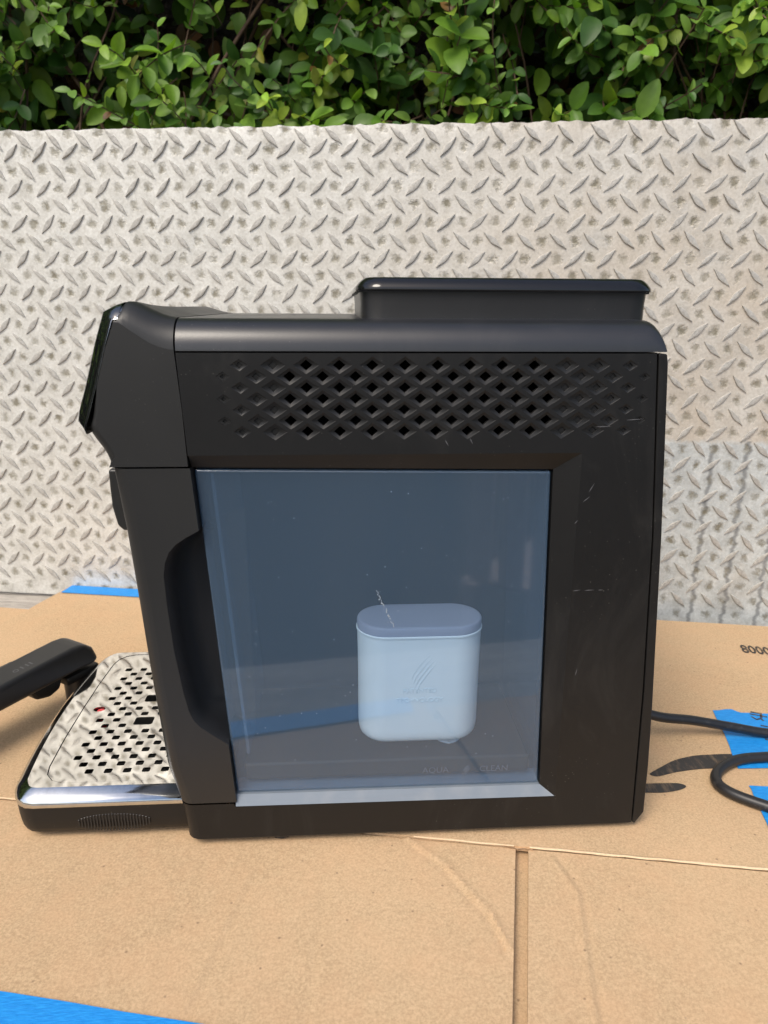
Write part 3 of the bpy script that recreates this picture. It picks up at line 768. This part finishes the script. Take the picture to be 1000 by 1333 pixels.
# pits of the vent grille: open diamonds in the middle, shallow dimples at both ends
V = []; F = []; V2 = []; F2 = []
for xc, zc, hw, hh, fd, op in cells:
    b = len(V); dp = .8*(1 if op else .3+.5*fd*.6)
    k1 = .53 if op else .42
    rings = [(hw, hh, 0), (hw*.93, hh*.93, .25), (hw*k1, hh*(k1+.12), dp), (hw*(k1-.05), hh*(k1+.07), dp+.3), (hw*(k1-.06), hh*(k1+.06), dp+(3.5 if op else .9))]
    for x_, z_, y_ in rings: V += [(xc+x_, y_, zc), (xc, y_, zc+z_), (xc-x_, y_, zc), (xc, y_, zc-z_)]
    for k in range(4):
        for i in range(4): j = (i+1) % 4; F.append((b+k*4+i, b+k*4+j, b+k*4+4+j, b+k*4+4+i))
    if not op: F.append((b+16, b+17, b+18, b+19))
vent = mesh('vent_grille', V, F, M['body'], None, 50); vent.parent = panel
mp_inner = mp(prism('inner_chassis', [(-78, 34), (186, 34), (176, 326), (-82, 326)], 116, 236, M['inner']))
mp(prism('chassis_floor', [(-78, 8), (190, 8), (190, 26), (-78, 26)], 13, 200, M['inner']))
mp(box('vent_backing', (48, 62, 259.5), (262, 100, 3), M['inner']))
# pale sill under the tank
mp(mesh('tank_sill', [(-71.5, .15, 29.6), (140.6, .15, 28.7), (130.6, 3.8, 36.1), (-71.6, 3.8, 36.5), (130.6, 20, 36.3), (-71.6, 20, 36.7)], [(0, 1, 2, 3), (3, 2, 4, 5)], M['sill'], None, 0))

# head with control panel
def drop(y, r=17.0):
    y = min(y, WD-y); return 0 if y >= r else r - math.sqrt(max(0, r*r-(r-y)**2))
head_prof = [(-85.9, 257.4, 0), (-86.9, 290, 0), (-88.8, 321, .0), (-88.9, 338, 1), (-92, 338.5, 1), (-97, 340.0, 1), (-102, 342.3, 1), (-107, 344.9, .95), (-111, 346.4, .88), (-114.0, 346.4, .75), (-116.6, 343.8, .5), (-119, 338, .15), (-124.5, 322, .0), (-131, 302, 0), (-137.0, 284.5, 0), (-138.7, 279.5, 0), (-138.2, 275.5, 0), (-136, 271.6, 0), (-133.2, 267.4, 0), (-131.3, 263.6, 0), (-130, 260, 0), (-129.2, 257.4, 0)]
ys = [0, .4, 1.4, 3, 5, 7.5, 10.5, 14, 17, 60, 120, 180, 223, 226, 229.5, 232.5, 235, 237, 238.6, 239.6, 240]
rings = []
for y in ys:
    d = drop(y); e = drop(y, 9.0); r_ = []; lo = 3.4*min(1, max(0, (y-12)/60))
    for i, (x, z, w_) in enumerate(head_prof):
        z -= lo*max(0, min(1, (z-338)/8.4))
        lowl = 1 if 14 <= i <= 20 else 0
        r_.append((x + lowl*e*.55, y, (max(z - w_*d, 321.2 + max(0, z-338)*.9) if w_ > .2 else z - w_*d + lowl*e*.35)))
    rings.append(r_)
mp(loft('control_head', rings, M['head'], None, True, True, True, 40))
gp = [(-115.2, 345.6), (-116.9, 343.8), (-119.4, 338.6), (-124.8, 322), (-131.2, 302), (-137.4, 284.5), (-139.2, 279.5), (-138.8, 275.8)]
out_ = Vector((-.944, .33))
def glass_rings(t0, t1, r, y0):
    R_ = []
    yy = [y0 + r*(1-math.cos(rad(a_))) for a_ in (0, 12, 25, 40, 55, 70, 90)]; yy = sorted(set(yy + [.8, 1.4, 3, 5, 7.5, 10.5, 14, 17.1])); yy = yy + [WD/2] + [WD-q for q in yy[::-1]]
    for y in yy:
        e = min(1, max(0, (min(y, WD-y)-y0)/r)); k = e**.9; th = t0 + (t1-t0)*max(.05, k); q = []
        gq = [(x, z - drop(y)*wg - 3.4*min(1, max(0, (y-12)/60))*max(0, min(1, (z-338)/8.4))) for (x, z), wg in zip(gp, (.75, .5, .15, 0, 0, 0, 0, 0))]
        for i, (x, z) in enumerate(gq): q.append((x+out_.x*t0, y, z+out_.y*t0))
        for i in range(len(gp)-1, -1, -1):
            f_ = (.02, .3, .9, 1, 1, 1, .9, .45)[i]; q.append((gq[i][0]+out_.x*(t0+(th-t0)*f_), y, gq[i][1]+out_.y*(t0+(th-t0)*f_)))
        R_.append(q)
    return R_
mp(loft('display_glass', glass_rings(.9, 8.0, 8.0, .6), M['glass'], None, True, True, True, 50))
mp(loft('trim_strip', glass_rings(.2, .75, .5, .3), M['trim'], None, True, True, True, 50))
# top cover
rings = []
for y in ys:
    d = drop(y); h = max(.15, 17.0 - d); r_ = [(-87.9, y, 320.7), (-87.9, y, 320.7+h), (20, y, 320.7+h), (120, y, 320.7+h)]
    for k in range(9):
        t = rad(90*k/8); r_.append((171.5 + 11.0*math.sin(t)**.8, y, 320.7 + h*math.cos(t)**.8))
    rings.append(r_)
mp(loft('top_cover', rings, M['cover'], None, True, True, True, 40))
# back panel
bp = [(177.9, 319.6), (187.6, 211.4), (193.8, 106.6), (196.7, 20), (197.0, 4.5), (198.6, 3.4), (204.2, 12.5), (203.2, 50), (200.7, 95.1), (192.7, 211.3), (184.0, 314), (182.8, 319.6)]
mp(prism('back_panel', bp, .4, WD-.4, M['body'], None, .8))
# feet
for x, y in ((-43, 11.5), (160, 25), (-45, 215), (160, 215)):
    mp(prism('foot', [(x+9*math.cos(t*.5236), y+9*math.sin(t*.5236)) for t in range(12)], 0.1, 4.5, M['rubber'], None, .8, 'z'))
# bean hopper and lid
hr = rrect(12.3, 181.4, 25, 214, 13, 6)
hop = mp(loft('bean_hopper', [[(x, y, z) for x, y in (offset(hr, i) if i else hr)] for z, i in ((335.5, 0), (346, 0), (353.6, -.6))], M['gloss'] if False else M['cover'], None, True, False, True))
lr = rrect(9.2, 184.2, 22, 217, 15, 6)
rings = []
for z, i in ((352.6, 1.5), (352.7, .2), (353.4, 0), (355.0, .3), (357.6, 2.4), (359.6, 4.8), (360.2, 6.5)):
    rings.append([(x, y, z) for x, y in offset(lr, i)])
cx, cy = 96.7, 119.5
for s_ in (.85, .65, .4, .15):
    rings.append([(cx+(x-cx)*s_, cy+(y-cy)*s_, 360.3 + 2.6*(1-((x-cx)*s_/85)**2)*(1-.5*((y-cy)*s_/97)**2) - 2.6*.2) for x, y in offset(lr, 6.5)])
lid = loft('lid', rings, M['gloss'], None, True, True, True, 40); lid.parent = hop
mesh('lid_gasket', [(*p, 351.9) for p in offset(lr, 1)] + [(*p, 352.6) for p in offset(lr, 1)], [(i, (i+1) % len(lr), len(lr)+(i+1) % len(lr), len(lr)+i) for i in range(len(lr))], M['rubber'], None).parent = hop
# coffee spout at the front
sp = mp(prism('coffee_spout', [(-110, 237), (-158, 237), (-158.2, 224), (-158, 210), (-155.6, 197), (-152, 193), (-110, 193)], 84, 156, M['head'], None, 2))
for y in (106, 134):
    o = prism('nozzle', [(-147+5*math.cos(t*.5236), y+5*math.sin(t*.5236)) for t in range(12)], 184, 196, M['chrome'], None, .6, 'z'); o.parent = sp
# water tank
tk = [(-84.0, 254.4), (123.6, 251.6), (129.6, 37.4), (-70.8, 37.8)]
bm = prism_bm(tk, 3.7, 112, 'y')
for v in bm.verts:
    if v.co.y < .05 and v.co.z > .1: v.co.y += .0028
bevel_bm(bm, 1.6, 4); bm.faces.ensure_lookup_table(); bmesh.ops.delete(bm, geom=[f for f in bm.faces if f.calc_center_median().y > .1105], context='FACES'); tank = mp(bm_obj('water_tank', bm, M['tank']))
o = prism('tank_wall', [(-76.4, 250), (-74.2, 250), (-62.2, 60), (-64.4, 60)], 13, 106, M['tank'], None, .6); o.parent = tank
V = []; F = []
rd = random.Random(3)
for k in range(46):                                   # dried drops running down the tank face
    t = k/45; x = 20.5 + 11*t + rd.gauss(0, .5); z = 178 - 24*t + rd.uniform(-.6, .6); r = rd.uniform(.12, .38); y = 3.6 + 2.7*(z-40)/212; b = len(V)
    V += [(x-r, y, z), (x, y, z-r*1.6), (x+r, y, z), (x, y, z+r*1.6)]; F.append((b, b+1, b+2, b+3))
for k in range(150):
    x = rd.uniform(-60, 118); z = rd.uniform(60, 245); r = rd.choice((.12, .16, .2, .3)); y = 3.6 + 2.7*(z-40)/212; b = len(V)
    V += [(x-r, y, z), (x, y, z-r), (x+r, y, z), (x, y, z+r)]; F.append((b, b+1, b+2, b+3))
o = mesh('water_spot', V, F, NT('dried_water_spot').set((.36, .40, .44), .6).m, None, 0); o.parent = tank; tag(o, kind='stuff')
o = prism('tank_foot', [(-66, 40), (125.6, 40), (125.2, 53), (-66.8, 53)], 12, 108, M['inner'], None, 2); o.parent = tank
mt = Matrix.Translation(Vector((60, 3.75, 47.5))*MM) @ Matrix.Rotation(rad(90), 4, 'X')
text_mesh('etched_lettering', 'AQUA', 6.2, .05, M['tank_etch'], tank, mt)
text_mesh('etched_lettering', 'CLEAN', 6.2, .05, M['tank_etch'], tank, Matrix.Translation(Vector((99, 3.75, 47.5))*MM) @ Matrix.Rotation(rad(90), 4, 'X'))
def leafmark(cx, cz, s_, y, mat, parent, name):
    V = []; F = []
    for k in range(4):
        P = []
        for i in range(11):
            t = i/10; x = cx + s_*(-.55 + 1.05*t + .10*k); z = cz + s_*(-.7 + 1.5*t**.7 - .28*k*(1-.3*t)); P.append((x, z))
        b = len(V); wd = s_*.045
        for i, (x, z) in enumerate(P): w_ = wd*math.sin(math.pi*(.08+.84*i/10)); V += [(x-w_, y, z+w_), (x, y-.25, z), (x+w_, y, z-w_)]
        for i in range(10): F += [(b+3*i, b+3*i+3, b+3*i+4, b+3*i+1), (b+3*i+1, b+3*i+4, b+3*i+5, b+3*i+2)]
    return mesh(name, V, F, mat, parent, 50)
leafmark(80, 49.6, 4.2, 3.75, M['tank_etch'], tank, 'etched_emblem')
# drip tray
def tray_loop():
    P = [(-98, 9.5), (-98, 214.5)]
    def fx(y): return -221.5 - 7.5*(1-((y-112)/92)**2)
    far = [(-205, 214.5), (-211, 213.3), (-216, 210.0), (-219.6, 205), (fx(199), 199)]
    near = [(p[0], 224-p[1]) for p in far][::-1]
    mid = [(fx(y), y) for y in range(192, 31, -8)]
    return P + far + mid + near
TL = tray_loop()                                     # counter-clockwise seen from above
tray = mp(loft('drip_tray', [[(x, y, z) for x, y in (offset(TL, i) if i else TL)] for z, i in ((2.2, 10), (3.0, 5.5), (5.5, 2.6), (9.5, 1.2), (16, .5), (25.6, .2))], M['body'], None, True, True, False))
rim = loft('chrome_rim', [[(x, y, z) for x, y in (offset(TL, i) if i else TL)] for z, i in ((25.6, .6), (26.0, -.3), (27.4, -.6), (29, -.5), (30.6, .1), (32.2, 1.6), (33.6, 3.6), (34.9, 6.0), (35.6, 7.4), (35.9, 8.2))], M['chrome'], None, True, False, False, 70); rim.parent = tray
top = offset(TL, 8.2)
gr = [(-99.5, 22.5), (-99.5, 201.5), (-190, 201.5), (-197.5, 198.6), (-202.6, 192.5), (-204.6, 184), (-206.4, 150), (-206.8, 112), (-206.4, 74), (-204.6, 40), (-202.6, 31.5), (-197.5, 25.4), (-190, 22.5)]
grs = gr[:2] + smooth_loop(gr[2:], 3)[:-3] if False else gr
vv, ff = cdt(top, [offset(grs, -.6)])
V = [(x, y, 35.9) for x, y in vv]; F = list(ff); b = len(V); gg = offset(grs, -.6); n_ = len(gg)
V += [(x, y, 35.9) for x, y in gg] + [(x, y, 33) for x, y in gg]; F += [(b+i, b+n_+i, b+n_+(i+1) % n_, b+(i+1) % n_) for i in range(n_)]
o = mesh('tray_plate', V, F, M['steel'], None, 20); o.parent = tray
hl = []
big = [(-154.6, 94.0, 7.2, 5.2), (-154.6, 126.5, 7.2, 5.2)]
for j in range(20):
    y = 33.8 + 7.82*j
    for i in range(7):
        x = -188.9 + 12.9*i + (6.45 if j % 2 else 0)
        if j == 0 and i == 0 or (j == 19 and i == 0) or x > -104: continue
        if any(abs(x-bx) < bw+4 and abs(y-by) < bh+4.2 for bx, by, bw, bh in big): continue
        if abs(y-112) < 10 and x < -183: continue
        hl.append(rrect(x-2.7, x+2.7, y-2.45, y+2.45, 1.1, 3))
for bx, by, bw, bh in big: hl.append(rrect(bx-bw, bx+bw, by-bh, by+bh, 1.6, 2))
hl.append([(-194.2+4.6*math.cos(t*.3927), 112.2+3.4*math.sin(t*.3927)) for t in range(16)])
vv, ff = cdt(grs, hl); V = [(x, y, 35.5) for x, y in vv]; F = list(ff)
for lp in [grs] + hl:
    b = len(V); n_ = len(lp); V += [(x, y, 35.5) for x, y in lp] + [(x, y, 34.3) for x, y in lp]
    F += [(b+i, b+(i+1) % n_, b+n_+(i+1) % n_, b+n_+i) for i in range(n_)]
o = mesh('drip_grate', V, F, M['steel'], None, 20); o.parent = tray
o = mesh('tray_well', [(x, y, 12) for x, y in offset(TL, 9)], [tuple(range(len(TL)))], M['inner'], None, 0); o.parent = tray
o = prism('level_float', [(-193.0+3*math.cos(t*.5236), 112.0+2.4*math.sin(t*.5236)) for t in range(12)], 16, 34.8, M['red'], None, .6, 'z'); o.parent = tray
V = []; F = []
for k in range(24):
    x = -177 + k*2.0; h = 9.0*math.sqrt(max(.15, 1-((k-11.5)/12.5)**2)); b = len(V)
    V += [(x-.5, 9.9, 13-h*.75), (x+.5, 9.9, 13-h*.75), (x+.5, 9.9, 13+h*.75), (x-.5, 9.9, 13+h*.75), (x-.35, 9.62, 13-h*.7), (x+.35, 9.62, 13-h*.7), (x+.35, 9.62, 13+h*.7), (x-.35, 9.62, 13+h*.7)]
    F += [(b+4, b+5, b+6, b+7), (b, b+1, b+5, b+4), (b+1, b+2, b+6, b+5), (b+2, b+3, b+7, b+6), (b+3, b, b+4, b+7)]
o = mesh('grip_rib', V, F, M['head'], None, 0); o.parent = tray; tag(o, kind='stuff')
# power cord
cp = [(190, 118, 34), (206, 112, 36), (225, 104, 33), (253.8, 95.5, 25), (286.6, 98.5, 18), (320.8, 99.5, 10), (352.7, 96, 5), (400, 88, 4.6), (446, 88, 4.6), (470, 104, 4.6), (505, 96, 4.6), (490, 74, 4.6), (430, 66, 4.6), (380, 66, 4.6), (333.3, 65.5, 4.8), (307.4, 63.0, 4.8), (287, 52.5, 4.6), (277.5, 39.0, 4.6), (281.5, 26.0, 4.6), (299.2, 11.0, 4.6), (325, -6, 4.6), (362, -26, 4.6), (430, -50, 4.6), (540, -70, 4.6), (700, -40, -10), (900, 40, -6)]
cp = cp[:24] + [(600, -60, 4.6)]
mp(tube('power_cord', cp, 4.0, M['cord'], None, 12, 8))
# small scuffs on the panel
V = []; F = []
for x, z, L, an in ((143, 178, 5, 8), (151, 178, 6, 2), (158, 178, 3, 0), (147.5, 122, 5, 80), (146.5, 243, 6, 62), (144, 236, 5, 40), (139, 222, 3, 50), (60, 270, 4, -60), (74, 271, 4, -62), (168, 283, 10, 4), (150, 279, 9, 2)):
    ca, sa = math.cos(rad(an)), math.sin(rad(an)); b = len(V)
    for s_, w_ in ((-.5, .05), (-.15, .28), (.2, .18), (.5, .04)):
        V += [(x + L*s_*ca - w_*sa, -.06, z + L*s_*sa + w_*ca), (x + L*s_*ca + w_*sa, -.06, z + L*s_*sa - w_*ca)]
    F += [(b+2*i, b+2*i+1, b+2*i+3, b+2*i+2) for i in range(3)]
o = mesh('scuff', V, F, M['white_print'], None, 0); o.parent = panel; tag(o, kind='stuff')

# ================================================================== WATER FILTER (inside the tank)
fl = tag(empty('water_filter', (50, 38, 57)), 'pale blue oval water filter cartridge with lilac cap inside the tank', 'water filter')
FO = Vector((50, 38, 57))
def fpp(o, par=None):
    if par is None: o.parent = fl; o.location = -FO*MM
    else: o.parent = par
    return o
def pill(x0, x1, y0, y1): return rrect(x0, x1, y0, y1, (y1-y0)/2-.01, 10)
pl = pill(9.8, 92.4, 19, 57)
body = fpp(loft('filter_body', [[(x, y, z) for x, y in offset(pl, i)] for z, i in ((59.5, 5), (60.1, 2.8), (62, 1.2), (65, .4), (69, .05), (108, 0), (136, -.4), (138.4, -.4))], M['filter'], None, True, True, True))
lip = fpp(loft('filter_lip', [[(x, y, z) for x, y in offset(pl, i)] for z, i in ((138.2, -.4), (138.5, -1.1), (139.4, -1.1), (139.8, -.4))], M['filter'], None, True, True, True))
cap = fpp(loft('filter_cap', [[(x, y, z) for x, y in offset(pl, i)] for z, i in ((139.6, -.5), (144.6, -.6), (145.6, 0), (146.0, 1.2))], M['filter_cap'], None, True, True, True))
fpp(loft('filter_socket', [[(x, y, z) for x, y in pill(63, 82, 28-i, 47+i)] for z, i in ((53.4, 1), (55, 1), (55.5, -1), (62, -1.5))], M['filter'], None, True, True, True))
mt = Matrix.Rotation(rad(90), 4, 'X')
text_mesh('embossed_lettering', 'PATENTED', 4.6, .25, M['filter_emboss'], body, Matrix.Translation(Vector((50.2, 18.95, 98.6))*MM) @ mt)
text_mesh('embossed_lettering', 'TECHNOLOGY', 4.6, .25, M['filter_emboss'], body, Matrix.Translation(Vector((50.2, 18.95, 91.6))*MM) @ mt)
leafmark(51, 117.0, 11.5, 18.9, M['filter_emboss'], body, 'embossed_emblem')

# ================================================================== BLACK SPOUT ATTACHMENT beyond the tray
P1 = Vector((-237, 193, 54)); dr = Vector((-42, -65, 0)).normalized(); ang = math.atan2(-dr.y, -dr.x)
hd = tag(empty('spout_attachment', (P1.x, P1.y, 0), ang), 'black plastic spout attachment with faint symbols standing beyond the drip tray', 'attachment')
bm = prism_bm([(-190, 50), (-190, 32), (-14, 36), (3, 36), (9, 38), (4, 51), (-4, 58), (-16, 59)], -16, 16, 'y'); bevel_bm(bm, 4.5, 4)
hb_ = bm_obj('handle', bm, M['dark'], hd)
bm = prism_bm([(-150, 37), (-150, 50), (-50, 54), (-40, 47), (-40, 37)], 12, 21, 'y'); bevel_bm(bm, 2.5, 3); bm_obj('side_rail', bm, M['body'], hd)
bm = prism_bm([(-58, 37), (-52, 26), (-40, 23), (-30, 26), (-26, 37)], -12, 12, 'y'); bevel_bm(bm, 3, 3); bm_obj('latch', bm, M['body'], hd)
bm = prism_bm([(-24, 33), (-24, 25), (6, 25), (10, 33)], -13, 13, 'y'); bevel_bm(bm, 2, 2); bm_obj('collar', bm, M['body'], hd)
def circ(r, x0=0): return [(x0 + r*math.cos(t*.2618), r*math.sin(t*.2618)) for t in range(24)]
loft('nozzle', [[(x, y, z) for x, y in circ(r, -7)] for z, r in ((0.4, 9), (1, 9.6), (16, 10), (26, 10.4))], M['cover'], hd, True, True, True)
def ring_mark(x, y, r, sq=1.0):
    V = []; F = []
    for k in range(16):
        t = 2*math.pi*k/16
        for rr in (r, r*.6): V.append((x+rr*math.cos(t), y+rr*sq*math.sin(t), 0))
    for k in range(16): F.append((2*k, 2*k+1, (2*k+3) % 32, (2*k+2) % 32))
    return V, F
sV = []; sF = []
def add_g(v, f):
    b = len(sV); sV.extend(v); sF.extend([tuple(b+i for i in q) for q in f])
add_g(*ring_mark(-62, -4, 2.4)); add_g(*ring_mark(-92, -5, 2.4))
for x in (-56.5, -52, -48.5): add_g([(x-.7, -6.5, 0), (x+.7, -6.5, 0), (x+.7, -1.5, 0), (x-.7, -1.5, 0)], [(0, 1, 2, 3)])
for i, (x, y, z) in enumerate(sV): sV[i] = (x, y, 50 + (59-50)*(x+190)/174 + .12)
mesh('symbol', sV, sF, M['white_print'], hd, 0)

# ================================================================== PATIO CHAIR behind the camera (seen mirrored in the tank)
ch = tag(empty('patio_chair', (690, -1480, -790), rad(40)), 'slatted wooden patio chair mirrored faintly in the tank', 'chair')
for k in range(6):
    o = box('seat_slat', (0, -200+k*80, 430), (480, 66, 18), M['chair_wood'], ch, 3)
for k in range(5): box('back_slat', (-190+k*95, 258 + 0, 680), (70, 18, 460), M['chair_wood'], ch, 3)
for sx_ in (-1, 1):
    box('front_leg', (sx_*225, -215, 215), (45, 45, 410), M['chair_wood'], ch, 3); box('rear_leg', (sx_*225, 235, 215), (45, 45, 410), M['chair_wood'], ch, 3)
    box('side_rail', (sx_*246, 10, 400), (20, 480, 50), M['chrome'] if False else M['chair_wood'], ch, 3)
box('back_rail', (0, 272, 880), (470, 20, 50), M['chair_wood'], ch, 3)
